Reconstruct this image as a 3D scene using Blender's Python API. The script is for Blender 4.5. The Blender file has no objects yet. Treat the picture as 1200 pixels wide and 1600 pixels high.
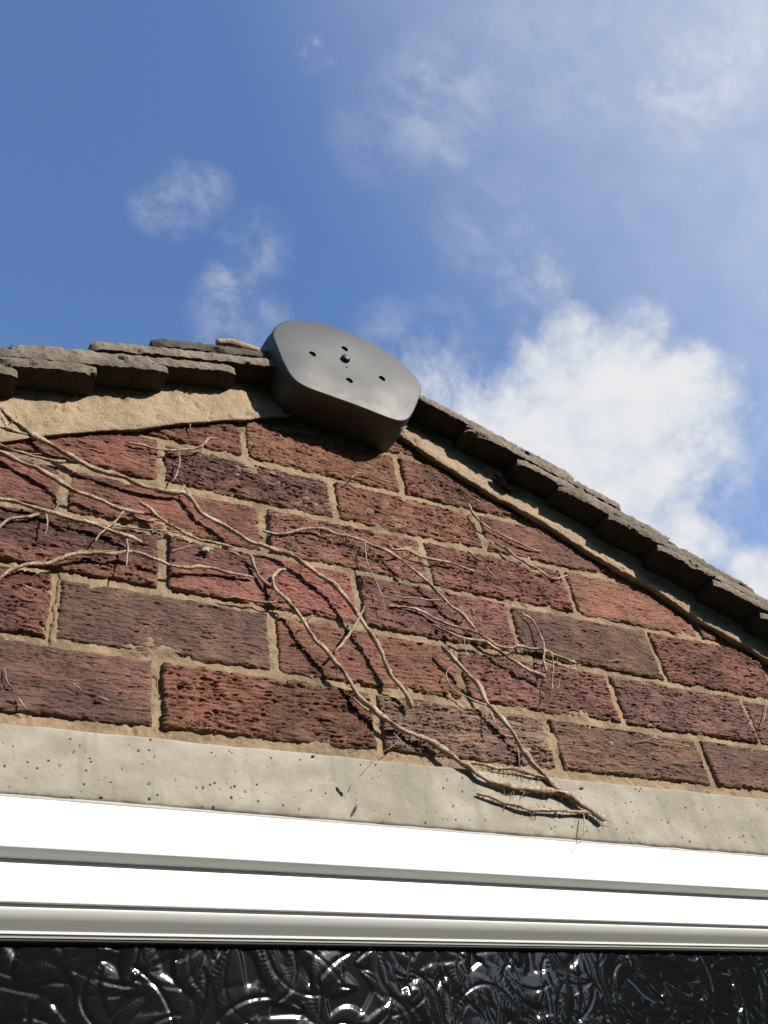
import bpy, bmesh, math, random
import numpy as np
from mathutils import Matrix, Vector

# ------------------------------------------------------------------ camera, sky, sun, exposure
scene = bpy.context.scene
COL = scene.collection
Z0 = 2.10                                   # top of the lintel stands 2.1 m above the ground
CAM = np.array([-0.2150, -0.6828, -0.4022])
RM = np.array([[0.8711, -0.4649, -0.1580], [0.2096, 0.6431, -0.7365], [0.4440, 0.6085, 0.6577]])  # right, down, forward
U_, _, V_ = np.linalg.svd(RM); RM = U_ @ V_
FPX = 1400.0
cam_data = bpy.data.cameras.new('camera'); cam = bpy.data.objects.new('camera', cam_data); COL.objects.link(cam)
cam_data.sensor_width = 36.0; cam_data.lens = 36.0 * FPX / 1600.0
cam_data.clip_start = 0.02; cam_data.clip_end = 3000.0
M = Matrix.Identity(4)
for i in range(3):
    M[i][0] = RM[0][i]; M[i][1] = -RM[1][i]; M[i][2] = -RM[2][i]
M[0][3], M[1][3], M[2][3] = CAM[0], CAM[1], CAM[2] + Z0
cam.matrix_world = M
scene.camera = cam

SUN = Vector((0.47, -0.80, 0.50)).normalized()
world = bpy.data.worlds.new('World'); scene.world = world; world.use_nodes = True
vs = scene.view_settings
vs.view_transform = 'Standard'; vs.look = 'None'; vs.gamma = 1.0; vs.use_curve_mapping = False
vs.exposure = 0.72
cy = scene.cycles; cy.use_denoising = True; cy.denoising_prefilter = 'NONE'; cy.caustics_reflective = False; cy.caustics_refractive = False; cy.sample_clamp_indirect = 2.5; cy.diffuse_bounces = 3
SKY_STRENGTH = 0.15
SUN_STRENGTH = 4.5
sun_data = bpy.data.lights.new('sun', 'SUN'); sun = bpy.data.objects.new('sun', sun_data); COL.objects.link(sun)
sun_data.energy = SUN_STRENGTH; sun_data.angle = math.radians(0.53); sun_data.color = (1.0, 0.93, 0.82)
sun.rotation_euler = SUN.to_track_quat('Z', 'Y').to_euler(); sun.location = (4, -6, 8)

def view_dir(x, y):
    d = np.array([(x - 600) / FPX, (y - 800) / FPX, 1.0]) @ RM
    return d / np.linalg.norm(d)

def wall_point(x, y, Y=0.0):
    """point at depth Y (0 is the brick face) that a picture position shows, wall coordinates"""
    d = np.array([(x - 600) / FPX, (y - 800) / FPX, 1.0]) @ RM
    return CAM + d * (Y - CAM[1]) / d[1]

def build_world():
    nt = world.node_tree; N = nt.nodes; L = nt.links
    N.clear()
    out = N.new('ShaderNodeOutputWorld'); mix = N.new('ShaderNodeMixShader')
    sky = N.new('ShaderNodeTexSky'); sky.sky_type = 'NISHITA'; sky.sun_disc = False
    sky.sun_elevation = math.asin(SUN.z); sky.sun_rotation = math.atan2(SUN.x, SUN.y) % (2 * math.pi)
    sky.air_density = 1.0; sky.dust_density = 0.6; sky.ozone_density = 5.5; sky.altitude = 0
    bg = N.new('ShaderNodeBackground'); bg.inputs[1].default_value = SKY_STRENGTH
    L.new(sky.outputs[0], bg.inputs[0])
    cl = N.new('ShaderNodeBackground'); cl.inputs[0].default_value = (0.90, 0.94, 1.0, 1); cl.inputs[1].default_value = 0.50
    tc = N.new('ShaderNodeTexCoord')
    nrm = N.new('ShaderNodeVectorMath'); nrm.operation = 'NORMALIZE'; L.new(tc.outputs['Generated'], nrm.inputs[0])
    D = nrm.outputs[0]
    def noise(scale, detail, rough, dist=0.0, vec=None):
        n = N.new('ShaderNodeTexNoise'); n.inputs['Scale'].default_value = scale
        n.inputs['Detail'].default_value = detail; n.inputs['Roughness'].default_value = rough
        n.inputs['Distortion'].default_value = dist
        L.new(vec or D, n.inputs['Vector']); return n.outputs['Fac']
    def math_(op, a, b=None, c=None):
        m = N.new('ShaderNodeMath'); m.operation = op
        for i, v in enumerate((a, b, c)):
            if v is None: continue
            if isinstance(v, (int, float)): m.inputs[i].default_value = v
            else: L.new(v, m.inputs[i])
        return m.outputs[0]
    def mrange(v, a, b, c=0.0, d=1.0, smooth=True):
        m = N.new('ShaderNodeMapRange'); m.interpolation_type = 'SMOOTHSTEP' if smooth else 'LINEAR'
        L.new(v, m.inputs[0])
        for i, q in enumerate((a, b, c, d)): m.inputs[i + 1].default_value = q
        return m.outputs[0]
    def blobs(lst):
        acc = None
        for (x, y, r, w) in lst:
            d = view_dir(x, y); ang = r / FPX * 0.75
            dp = N.new('ShaderNodeVectorMath'); dp.operation = 'DOT_PRODUCT'
            L.new(D, dp.inputs[0]); dp.inputs[1].default_value = tuple(d)
            m = mrange(dp.outputs['Value'], math.cos(ang * 1.5), math.cos(ang * 0.15), 0.0, w)
            acc = m if acc is None else math_('MAXIMUM', acc, m)
        return acc
    dense = blobs([(880, 640, 175, 1), (965, 585, 110, .95), (800, 650, 120, .95), (1030, 660, 150, 1), (950, 770, 190, 1),
                   (1060, 640, 105, .8), (890, 540, 85, .85), (700, 610, 100, .5), (1010, 870, 150, .95), (1195, 925, 85, .95),
                   (1105, 620, 85, .62), (990, 525, 80, .66), (830, 450, 75, .42), (1110, 720, 85, .58)])
    n1 = noise(6.5, 9, 0.62, 0.35); n2 = noise(21.0, 6, 0.6, 0.2)
    k = math_('MULTIPLY_ADD', math_('SUBTRACT', n1, 0.5), 1.5, dense)
    k = math_('MULTIPLY_ADD', math_('SUBTRACT', n2, 0.5), 0.75, k)
    k = math_('MULTIPLY_ADD', math_('SUBTRACT', noise(55.0, 5, 0.6, 0.3), 0.5), 0.30, k)
    cum = mrange(k, 0.28, 1.02)
    shade = mrange(math_('MULTIPLY_ADD', n2, 0.5, math_('MULTIPLY', n1, 0.5)), 0.34, 0.64)
    cc = N.new('ShaderNodeMix'); cc.data_type = 'RGBA'; L.new(shade, cc.inputs[0])
    cc.inputs[6].default_value = (0.78, 0.84, 0.94, 1); cc.inputs[7].default_value = (1.0, 1.01, 1.03, 1); L.new(cc.outputs[2], cl.inputs[0])
    wisp = blobs([(275, 310, 62, .42), (240, 322, 42, .36), (365, 440, 50, .62), (400, 385, 62, .40), (375, 500, 85, .40), (322, 302, 46, .42),
                  (680, 160, 100, .45), (600, 200, 90, .2), (705, 243, 30, .5), (1085, 130, 90, .85), (1115, 60, 90, .7), (980, 60, 130, .30), (860, 70, 130, .20),
                  (760, 355, 90, .28), (830, 440, 70, .5), (640, 560, 110, .4), (700, 540, 80, .3), (1150, 700, 120, .35), (1090, 850, 120, .45)])
    mp = N.new('ShaderNodeMapping'); L.new(D, mp.inputs[0]); mp.inputs['Rotation'].default_value = (0.3, 0.5, 0.9); mp.inputs['Scale'].default_value = (1.0, 1.5, 1.0)
    n3 = noise(16.0, 10, 0.66, 0.35, mp.outputs[0])
    wn = mrange(n3, 0.38, 0.68)
    ws = math_('MULTIPLY', wisp, math_('MULTIPLY_ADD', wn, 0.62, 0.06))
    # thin high veil thickening towards the sun's side of the sky
    dv = N.new('ShaderNodeVectorMath'); dv.operation = 'DOT_PRODUCT'; L.new(D, dv.inputs[0])
    dv.inputs[1].default_value = tuple(Vector((0.65, -0.40, 0.65)).normalized())
    veil = math_('MULTIPLY', mrange(dv.outputs['Value'], 0.56, 0.99, 0.0, 0.60), math_('MULTIPLY_ADD', noise(3.0, 5, 0.5, 0.3), 0.25, 0.85))
    # scattered cloud over the rest of the sky
    gen = math_('MULTIPLY', mrange(noise(2.3, 8, 0.6, 0.3), 0.56, 0.74, 0.0, 0.5), mrange(dv.outputs['Value'], -0.2, -0.6))
    inv = lambda s: math_('SUBTRACT', 1.0, s)
    tr = math_('MULTIPLY', inv(cum), inv(ws)); tr = math_('MULTIPLY', tr, inv(veil)); tr = math_('MULTIPLY', tr, inv(gen))
    den = inv(tr)
    L.new(den, mix.inputs[0]); L.new(bg.outputs[0], mix.inputs[1]); L.new(cl.outputs[0], mix.inputs[2]); L.new(mix.outputs[0], out.inputs[0])
build_world()

# ------------------------------------------------------------------ numeric helpers
rng = np.random.default_rng(7)
random.seed(7)
def _hash(i, j, s):
    h = (i.astype(np.int64) * 374761393 + j.astype(np.int64) * 668265263 + s * 1442695041) & 0xffffffff
    h = ((h ^ (h >> 13)) * 1274126177) & 0xffffffff
    return ((h ^ (h >> 16)) & 0xffff) / 65535.0
def noise2(x, y, s=0):
    """smooth value noise, about -1..1"""
    i = np.floor(x); j = np.floor(y); fx = x - i; fy = y - j
    fx = fx * fx * fx * (fx * (fx * 6 - 15) + 10); fy = fy * fy * fy * (fy * (fy * 6 - 15) + 10)
    a = _hash(i, j, s); b = _hash(i + 1, j, s); c = _hash(i, j + 1, s); d = _hash(i + 1, j + 1, s)
    return 2 * ((a * (1 - fx) + b * fx) * (1 - fy) + (c * (1 - fx) + d * fx) * fy) - 1
def fbm(x, y, s=0, o=4, g=0.5):
    v = 0; a = 1.0; t = 0
    for k in range(o):
        v = v + a * noise2(x * 2 ** k + 17.3 * k, y * 2 ** k + 5.1 * k, s + k * 31); t += a; a *= g
    return v / t
def sstep(v, a, b):
    t = np.clip((v - a) / (b - a), 0, 1); return t * t * (3 - 2 * t)

def catmull(P, n, closed=False):
    P = np.asarray(P, float); out = []; N = len(P)
    rngi = range(N) if closed else range(N - 1)
    for i in rngi:
        p0, p1, p2, p3 = (P[(i + k) % N] if closed else P[min(max(i + k, 0), N - 1)] for k in (-1, 0, 1, 2))
        for s in range(n):
            t = s / n; out.append(0.5 * ((2 * p1) + (-p0 + p2) * t + (2 * p0 - 5 * p1 + 4 * p2 - p3) * t ** 2 + (-p0 + 3 * p1 - 3 * p2 + p3) * t ** 3))
    if not closed: out.append(P[-1])
    return np.array(out)

def tube(P, R, sides=7, seed=0):
    """swept tube (rounded ends by taper) along points P (wall coordinates) with radii R"""
    P = np.asarray(P); n = len(P); vs, fs = [], []
    T = np.gradient(P, axis=0) if n > 1 else np.array([[1, 0, 0]]); T /= (np.linalg.norm(T, axis=1)[:, None] + 1e-12)
    ref = np.array([0, 1.0, 0])
    for i in range(n):
        t = T[i]; a = np.cross(t, ref); la = np.linalg.norm(a); a = a / la if la > 1e-4 else np.array([1.0, 0, 0]); b = np.cross(t, a)
        for k in range(sides):
            an = 2 * math.pi * k / sides
            rr = R[i] * (1 + 0.20 * math.sin(3 * an + i * 0.55 + seed) + 0.14 * math.sin(2 * an - i * 0.31))
            q = P[i] + rr * (math.cos(an) * a + math.sin(an) * b); vs.append((q[0], q[1], q[2] + Z0))
    for i in range(n - 1):
        for k in range(sides): fs.append((i * sides + k, i * sides + (k + 1) % sides, (i + 1) * sides + (k + 1) % sides, (i + 1) * sides + k))
    fs.append(tuple(range(sides - 1, -1, -1))); fs.append(tuple((n - 1) * sides + k for k in range(sides)))
    return vs, fs

# ------------------------------------------------------------------ object helpers
def tag(o, label=None, cat=None, group=None, kind=None):
    if label: o['label'] = label
    if cat: o['category'] = cat
    if group: o['group'] = group
    if kind: o['kind'] = kind
    return o
def link(name, me, mat, parent=None, smooth=True, sharp=0):
    o = bpy.data.objects.new(name, me); COL.objects.link(o)
    if mat is not None and not me.materials: me.materials.append(mat)
    if parent is not None: o.parent = parent
    if smooth and len(me.polygons):
        me.polygons.foreach_set('use_smooth', [True] * len(me.polygons))
        if sharp: me.set_sharp_from_angle(angle=math.radians(sharp))
    return o
def mesh_of(verts, faces):
    me = bpy.data.meshes.new('m'); me.from_pydata([tuple(v) for v in verts], [], [tuple(f) for f in faces]); me.update(); return me
def grid_mesh(X, Y, Z, flip=False):
    """mesh of a (rows, cols) grid of points; fast path"""
    r, c = X.shape
    co = np.stack([X, Y, Z + Z0], -1).reshape(-1, 3).astype(np.float32)
    idx = np.arange(r * c).reshape(r, c)
    a, b, d, e = idx[:-1, :-1].ravel(), idx[:-1, 1:].ravel(), idx[1:, 1:].ravel(), idx[1:, :-1].ravel()
    q = np.stack([e, d, b, a] if flip else [a, b, d, e], 1).astype(np.int32)
    me = bpy.data.meshes.new('m')
    me.vertices.add(len(co)); me.vertices.foreach_set('co', co.ravel())
    me.loops.add(q.size); me.loops.foreach_set('vertex_index', q.ravel())
    me.polygons.add(len(q)); me.polygons.foreach_set('loop_start', np.arange(0, q.size, 4, dtype=np.int32))
    me.polygons.foreach_set('loop_total', np.full(len(q), 4, dtype=np.int32))
    me.update(calc_edges=True); return me
def float_attr(me, name, vals):
    a = me.attributes.new(name, 'FLOAT', 'POINT'); a.data.foreach_set('value', np.asarray(vals, dtype=np.float32).ravel())
def box_mesh(x0, x1, y0, y1, z0, z1):
    v = [(x, y, z + Z0) for z in (z0, z1) for y in (y0, y1) for x in (x0, x1)]
    return mesh_of(v, [(0, 2, 3, 1), (4, 5, 7, 6), (0, 1, 5, 4), (2, 6, 7, 3), (0, 4, 6, 2), (1, 3, 7, 5)])
def empty(name, loc=(0, 0, 0)):
    o = bpy.data.objects.new(name, None); o.location = loc; o.empty_display_size = 0.1; COL.objects.link(o); return o
def child(o, parent):
    o.parent = parent; o.matrix_parent_inverse = parent.matrix_basis.inverted(); return o

# ------------------------------------------------------------------ materials
def material(name):
    m = bpy.data.materials.new(name); m.use_nodes = True
    nt = m.node_tree; return m, nt, nt.nodes, nt.links, nt.nodes['Principled BSDF']
class NB:
    def __init__(s, nt): s.N = nt.nodes; s.L = nt.links
    def coord(s): return s.N.new('ShaderNodeTexCoord').outputs['Object']
    def geo(s): return s.N.new('ShaderNodeNewGeometry').outputs['Position']
    def noise(s, vec, scale, detail=4, rough=0.55, dist=0.0, out='Fac'):
        n = s.N.new('ShaderNodeTexNoise'); n.inputs['Scale'].default_value = scale; n.inputs['Detail'].default_value = detail
        n.inputs['Roughness'].default_value = rough; n.inputs['Distortion'].default_value = dist
        if vec is not None: s.L.new(vec, n.inputs['Vector'])
        return n.outputs[out]
    def mapping(s, vec, scale=(1, 1, 1), rot=(0, 0, 0)):
        n = s.N.new('ShaderNodeMapping'); s.L.new(vec, n.inputs[0]); n.inputs['Scale'].default_value = scale; n.inputs['Rotation'].default_value = rot
        return n.outputs[0]
    def ramp(s, v, a, b, c=0.0, d=1.0):
        n = s.N.new('ShaderNodeMapRange'); n.interpolation_type = 'SMOOTHSTEP'; s.L.new(v, n.inputs[0])
        for i, q in enumerate((a, b, c, d)): n.inputs[i + 1].default_value = q
        return n.outputs[0]
    def mix(s, f, a, b, mode='MIX'):
        n = s.N.new('ShaderNodeMix'); n.data_type = 'RGBA'; n.blend_type = mode
        for i, q in ((0, f), (6, a), (7, b)):
            if isinstance(q, (int, float)): n.inputs[i].default_value = q
            elif isinstance(q, tuple): n.inputs[i].default_value = (*q, 1) if len(q) == 3 else q
            else: s.L.new(q, n.inputs[i])
        return n.outputs[2]
    def bump(s, h, strength, dist, nrm=None):
        n = s.N.new('ShaderNodeBump'); n.inputs['Strength'].default_value = strength; n.inputs['Distance'].default_value = dist
        s.L.new(h, n.inputs['Height'])
        if nrm is not None: s.L.new(nrm, n.inputs['Normal'])
        return n.outputs[0]
    def attr(s, name):
        n = s.N.new('ShaderNodeAttribute'); n.attribute_name = name; return n.outputs['Fac']
    def math(s, op, a, b):
        n = s.N.new('ShaderNodeMath'); n.operation = op
        for i, q in enumerate((a, b)):
            if isinstance(q, (int, float)): n.inputs[i].default_value = q
            else: s.L.new(q, n.inputs[i])
        return n.outputs[0]

def mat_brick():
    m, nt, N, L, P = material('rustic_brick'); b = NB(nt); g = b.geo()
    oi = N.new('ShaderNodeObjectInfo')
    tone = b.attr('tone'); smear = b.attr('smear')
    base = oi.outputs['Color']
    dark = b.mix(1.0, base, (0.58, 0.62, 0.68), 'MULTIPLY')
    c = b.mix(tone, base, dark)
    n1 = b.noise(b.mapping(g, (1, 1, 2.2)), 60, 6, 0.62)
    c = b.mix(b.ramp(n1, 0.30, 0.72), c, b.mix(1.0, c, (1.5, 1.42, 1.4), 'MULTIPLY'))
    n6 = b.noise(g, 17, 6, 0.65)
    c = b.mix(b.ramp(n6, 0.50, 0.72, 0, 0.8), c, b.mix(1.0, c, (1.45, 1.38, 1.30), 'MULTIPLY'))
    c = b.mix(b.ramp(n6, 0.46, 0.28, 0, 0.75), c, b.mix(1.0, c, (0.58, 0.55, 0.56), 'MULTIPLY'))
    n2 = b.noise(g, 420, 3, 0.6)
    c = b.mix(b.ramp(n2, 0.30, 0.75, 0.0, 0.55), c, b.mix(1.0, c, (0.45, 0.45, 0.48), 'MULTIPLY'))
    n4 = b.noise(g, 900, 2, 0.6)
    c = b.mix(b.ramp(n4, 0.62, 0.78, 0.0, 0.55), c, (0.42, 0.28, 0.20))
    n3 = b.noise(g, 110, 5, 0.65)
    c = b.mix(b.math('MULTIPLY', smear, b.ramp(n3, 0.25, 0.75)), c, (0.26, 0.165, 0.085))
    L.new(c, P.inputs['Base Color']); P.inputs['Roughness'].default_value = 0.9; P.inputs['Specular IOR Level'].default_value = 0.25
    h = b.math('ADD', b.noise(b.mapping(g, (0.5, 1, 1.9)), 300, 6, 0.7), b.math('MULTIPLY', n4, 0.4))
    L.new(b.bump(h, 1.0, 0.0022), P.inputs['Normal']); return m
def mat_mortar(name, ca, cb, cc, grain=0.0009):
    m, nt, N, L, P = material(name); b = NB(nt); g = b.geo()
    c = b.mix(b.ramp(b.noise(g, 22, 6, 0.6), 0.35, 0.68), ca, cb)
    c = b.mix(b.ramp(b.noise(g, 260, 4, 0.6), 0.5, 0.72, 0, 0.6), c, cc)
    n = b.noise(g, 1100, 2, 0.6)
    c = b.mix(b.ramp(n, 0.58, 0.74, 0, 0.55), c, b.mix(1.0, c, (0.5, 0.45, 0.4), 'MULTIPLY'))
    c = b.mix(b.ramp(n, 0.42, 0.28, 0, 0.5), c, b.mix(1.0, c, (1.5, 1.5, 1.5), 'MULTIPLY'))
    L.new(c, P.inputs['Base Color']); P.inputs['Roughness'].default_value = 0.95; P.inputs['Specular IOR Level'].default_value = 0.2
    h = b.math('ADD', b.noise(g, 320, 5, 0.65), b.math('MULTIPLY', n, 0.5))
    L.new(b.bump(h, 1.0, grain), P.inputs['Normal']); return m
def mat_concrete():
    m, nt, N, L, P = material('lintel_concrete'); b = NB(nt); g = b.geo()
    c = b.mix(b.ramp(b.noise(b.mapping(g, (0.6, 1, 1)), 26, 6, 0.6), 0.36, 0.66), (0.237, 0.214, 0.170), (0.330, 0.302, 0.249))
    c = b.mix(b.ramp(b.noise(g, 9, 6, 0.65), 0.46, 0.70, 0, 0.75), c, (0.211, 0.195, 0.148))
    c = b.mix(b.ramp(b.noise(b.mapping(g, (1, 1, 1)), 75, 5, 0.7), 0.58, 0.74, 0, 0.5), c, (0.342, 0.327, 0.266))
    c = b.mix(b.ramp(b.noise(g, 650, 3, 0.6), 0.6, 0.78, 0, 0.7), c, (0.114, 0.096, 0.067))
    c = b.mix(b.ramp(b.noise(b.mapping(g, (1, 1, 0.12)), 55, 5, 0.65), 0.52, 0.72, 0, 0.55), c, (0.165, 0.157, 0.122))
    c = b.mix(b.ramp(b.noise(b.mapping(g, (1, 1, 0.4)), 14, 5, 0.65), 0.55, 0.75, 0, 0.5), c, (0.347, 0.329, 0.262))
    c = b.mix(b.ramp(b.attr('pit'), 0.25, 0.8, 0, 0.85), c, (0.045, 0.032, 0.022))  # shade inside the pits painted into the colour, besides the relief
    c = b.mix(b.math('MULTIPLY', b.attr('edge'), b.ramp(b.noise(g, 60, 5, 0.7), 0.35, 0.7)), c, (0.081, 0.068, 0.052))
    L.new(c, P.inputs['Base Color']); P.inputs['Roughness'].default_value = 0.85; P.inputs['Specular IOR Level'].default_value = 0.25
    L.new(b.bump(b.noise(g, 480, 5, 0.65), 0.45, 0.0006), P.inputs['Normal']); return m
def mat_tile(name, ca, cb, moss):
    m, nt, N, L, P = material(name); b = NB(nt); g = b.geo()
    c = b.mix(b.ramp(b.noise(g, 38, 6, 0.65), 0.34, 0.68), ca, cb)
    c = b.mix(b.ramp(b.noise(g, 300, 4, 0.6), 0.48, 0.7, 0, 0.65), c, b.mix(1.0, c, (0.4, 0.38, 0.36), 'MULTIPLY'))
    c = b.mix(b.ramp(b.noise(g, 85, 5, 0.7), 0.55, 0.7, 0, moss), c, (0.055, 0.050, 0.036))
    c = b.mix(b.ramp(b.noise(g, 700, 3, 0.6), 0.6, 0.75, 0, 0.6), c, (0.40, 0.33, 0.24))
    L.new(c, P.inputs['Base Color']); P.inputs['Roughness'].default_value = 0.95; P.inputs['Specular IOR Level'].default_value = 0.2
    h = b.math('ADD', b.noise(g, 240, 6, 0.7), b.math('MULTIPLY', b.noise(g, 1000, 2, 0.6), 0.4))
    L.new(b.bump(h, 0.9, 0.0018), P.inputs['Normal']); return m
def mat_vine():
    m, nt, N, L, P = material('dead_creeper_bark'); b = NB(nt); g = b.geo()
    c = b.mix(b.ramp(b.noise(g, 120, 6, 0.7), 0.36, 0.64), (0.198, 0.126, 0.077), (0.464, 0.348, 0.238))
    c = b.mix(b.ramp(b.noise(g, 420, 4, 0.65), 0.50, 0.68, 0, 0.85), c, (0.087, 0.050, 0.030))
    c = b.mix(b.ramp(b.noise(g, 34, 4, 0.6), 0.50, 0.70, 0, 0.6), c, (0.488, 0.418, 0.331))
    L.new(c, P.inputs['Base Color']); P.inputs['Roughness'].default_value = 0.75; P.inputs['Specular IOR Level'].default_value = 0.3
    L.new(b.bump(b.noise(g, 380, 5, 0.7), 1.0, 0.0013), P.inputs['Normal']); return m
def mat_plain(name, col, rough, spec=0.5, bumps=None, coat=0.0):
    m, nt, N, L, P = material(name); b = NB(nt); g = b.geo()
    c = b.mix(b.ramp(b.noise(g, 35, 5, 0.6), 0.35, 0.7, 0, 1), col, tuple(min(1, k * 1.12) for k in col))
    L.new(c, P.inputs['Base Color']); P.inputs['Roughness'].default_value = rough; P.inputs['Specular IOR Level'].default_value = spec
    if coat: P.inputs['Coat Weight'].default_value = coat
    if bumps: L.new(b.bump(b.noise(g, bumps[0], 3, 0.6), bumps[1], bumps[2]), P.inputs['Normal'])
    return m
def mat_cap():
    m, nt, N, L, P = material('black_plastic'); b = NB(nt); g = b.geo()
    c = b.mix(b.ramp(b.noise(g, 16, 5, 0.6), 0.35, 0.7), (0.024, 0.026, 0.029), (0.034, 0.036, 0.040))
    c = b.mix(b.ramp(b.noise(g, 420, 3, 0.6), 0.56, 0.72, 0, 0.5), c, (0.075, 0.075, 0.074))
    L.new(c, P.inputs['Base Color'])
    L.new(b.ramp(b.noise(g, 24, 5, 0.6), 0.3, 0.7, 0.50, 0.58), P.inputs['Roughness']); P.inputs['Specular IOR Level'].default_value = 0.5
    L.new(b.bump(b.noise(g, 1500, 2, 0.5), 0.35, 0.0004), P.inputs['Normal']); return m
def mat_frame():
    m, nt, N, L, P = material('white_upvc'); b = NB(nt); g = b.geo()
    c = b.mix(b.ramp(b.noise(b.mapping(g, (0.5, 1, 1)), 28, 5, 0.65), 0.45, 0.75, 0, 0.35), (0.76, 0.76, 0.75), (0.66, 0.65, 0.62))
    c = b.mix(b.ramp(b.noise(g, 240, 4, 0.6), 0.66, 0.8, 0, 0.25), c, (0.45, 0.42, 0.38))
    L.new(c, P.inputs['Base Color']); P.inputs['Roughness'].default_value = 0.38; P.inputs['Specular IOR Level'].default_value = 0.45; return m
def mat_glass():
    m, nt, N, L, P = material('patterned_glass'); b = NB(nt)
    P.inputs['Base Color'].default_value = (0.0045, 0.005, 0.0055, 1); P.inputs['Roughness'].default_value = 0.10   # dark room behind: the pane reads black
    P.inputs['IOR'].default_value = 1.5; return m
def mat_foliage():
    m, nt, N, L, P = material('blocker_hedge_foliage'); b = NB(nt); g = b.geo()
    c = b.mix(b.noise(g, 3, 5, 0.6), (0.018, 0.035, 0.014), (0.05, 0.085, 0.03))
    L.new(c, P.inputs['Base Color']); P.inputs['Roughness'].default_value = 0.9; P.inputs['Specular IOR Level'].default_value = 0.1; return m

BRICK = mat_brick()
MORTAR = mat_mortar('sandy_mortar', (0.300, 0.216, 0.132), (0.165, 0.120, 0.078), (0.35, 0.275, 0.185), 0.0014)
VERGE = mat_mortar('verge_mortar', (0.39, 0.288, 0.19), (0.265, 0.198, 0.135), (0.44, 0.345, 0.24), 0.0022)
CONC = mat_concrete()
TILE = mat_tile('weathered_concrete_tile', (0.159, 0.130, 0.100), (0.236, 0.194, 0.155), 0.35)
BLACKTILE = mat_tile('black_tile', (0.048, 0.042, 0.035), (0.113, 0.096, 0.079), 0.5)  # near-black colour, for the topmost left tile only
UNDERSHADE = mat_tile('shaded_tile_underside', (0.034, 0.028, 0.023), (0.052, 0.043, 0.035), 0.6)  # shade under the tiles put into the colour
TILE_DARK = mat_tile('mossy_concrete_tile', (0.115, 0.096, 0.076), (0.186, 0.156, 0.124), 0.6)
VINE = mat_vine(); CAPM = mat_cap(); FRAME = mat_frame(); GLASS = mat_glass(); FOL = mat_foliage()
RUBBER = mat_plain('black_gasket', (0.012, 0.012, 0.013), 0.6, 0.3)
MOSS = mat_plain('dry_moss', (0.035, 0.030, 0.018), 0.95, 0.1, (300, 0.8, 0.002))
ROOM = mat_plain('dark_room_paint', (0.03, 0.03, 0.032), 0.9, 0.2)
GRASS = mat_plain('lawn', (0.045, 0.075, 0.025), 0.95, 0.1, (40, 0.6, 0.02))
HUSK = mat_plain('pale_husk', (0.27, 0.24, 0.19), 0.8, 0.2, (500, 0.6, 0.0006))
LEAFM = mat_plain('dead_leaf', (0.045, 0.031, 0.021), 0.85, 0.2, (400, 0.7, 0.0008))

# ------------------------------------------------------------------ setting behind the camera (unseen; evergreens added to darken the glass)
def build_ground():
    me = mesh_of([(-900, -900, 0), (900, -900, 0), (900, 900, 0), (-900, 900, 0)], [(0, 1, 2, 3)])
    tag(link('ground', me, GRASS, None, False), kind='structure')
build_ground()
def build_blocker_hedge():  # added blocker out of view: darkens the reflections and cuts sky light
    nx, nz = 220, 44
    X, T = np.meshgrid(np.linspace(-9, 24, nx), np.linspace(0, 1, nz))
    top = 5.12 + 2.7 * (1 - sstep(X, 0.6, 2.8) * (1 - sstep(X, 6.6, 9.0))) + 0.12 * fbm(X / 1.7, X * 0, 5, 4)  # dips for the sun, rises either side to block more sky
    top = top - np.maximum(0, top - 2.9) * np.exp(-((X - 7.0) / 0.75) ** 4)          # notch added so the glass mirrors a pale patch of sky
    Z = T * top; Y = -8.0 - 0.5 * sstep(T, 0.90, 1.0) + 0.35 * fbm(X / 0.6, Z / 0.6, 9, 4)
    front = grid_mesh(X, Y, Z - Z0)
    bm = bmesh.new(); bm.from_mesh(front)
    r = random.Random(3)
    for k in range(9000):
        i = r.randrange(nx * nz); x = X.flat[i] + r.gauss(0, .1); y = Y.flat[i] + abs(r.gauss(0, .12)); z = max(.05, Z.flat[i] + r.gauss(0, .1))
        v = [bm.verts.new((x + r.gauss(0, .07), y + r.gauss(0, .05), z + r.gauss(0, .07))) for _ in range(3)]; bm.faces.new(v)
    bm.to_mesh(front); bm.free()
    tag(link('blocker_hedge', front, FOL), 'added evergreen row out of view that keeps the window glass dark', 'blocker_hedge')
build_blocker_hedge()

# ------------------------------------------------------------------ the house
house = empty('brick_house', (0.25, 0.0, 0.0))
tag(house, 'red brick gable end with tiled verges, concrete lintel and white window', 'house')

# courses and joints as laid (metres, wall coordinates: x along the wall, z above the lintel top)
BEDS = {0: (-0.0035, 0.0), 1: (0.074, -0.008), 2: (0.1516, -0.0095), 3: (0.2272, 0.0056), 4: (0.2978, 0.0257), 5: (0.369, 0.026),
        6: (0.4455, 0.026), 7: (0.521, 0.026)}
JOINTS = {1: [-0.455, -0.228, -0.0022, 0.2225, 0.4452, 0.6841, 0.905, 1.13],
          2: [-0.550, -0.324, -0.0981, 0.1164, 0.3408, 0.5692, 0.8079, 1.03],
          3: [-0.450, -0.224, 0.0031, 0.2236, 0.4390, 0.6754, 0.897, 1.12],
          4: [-0.550, -0.325, -0.1004, 0.1174, 0.3316, 0.5585, 0.785, 1.01],
          5: [-0.450, -0.225, -0.0009, 0.2154, 0.4345, 0.660, 0.885],
          6: [-0.340, -0.115, 0.1017, 0.3233, 0.550, 0.775],
          7: [-0.010, 0.215, 0.432, 0.655]}
NJ0 = {k: len(v) for k, v in JOINTS.items()}
LEFT_ADD = {k: 0 for k in JOINTS}
for k, v in JOINTS.items():
    while v[0] > -1.0 and k < 6: v.insert(0, v[0] - 0.225); LEFT_ADD[k] += 1
    while v[-1] < 1.45 and k < 7: v.append(v[-1] + 0.225)
def bed(k, x): a, s = BEDS[k]; return a + s * x
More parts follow.
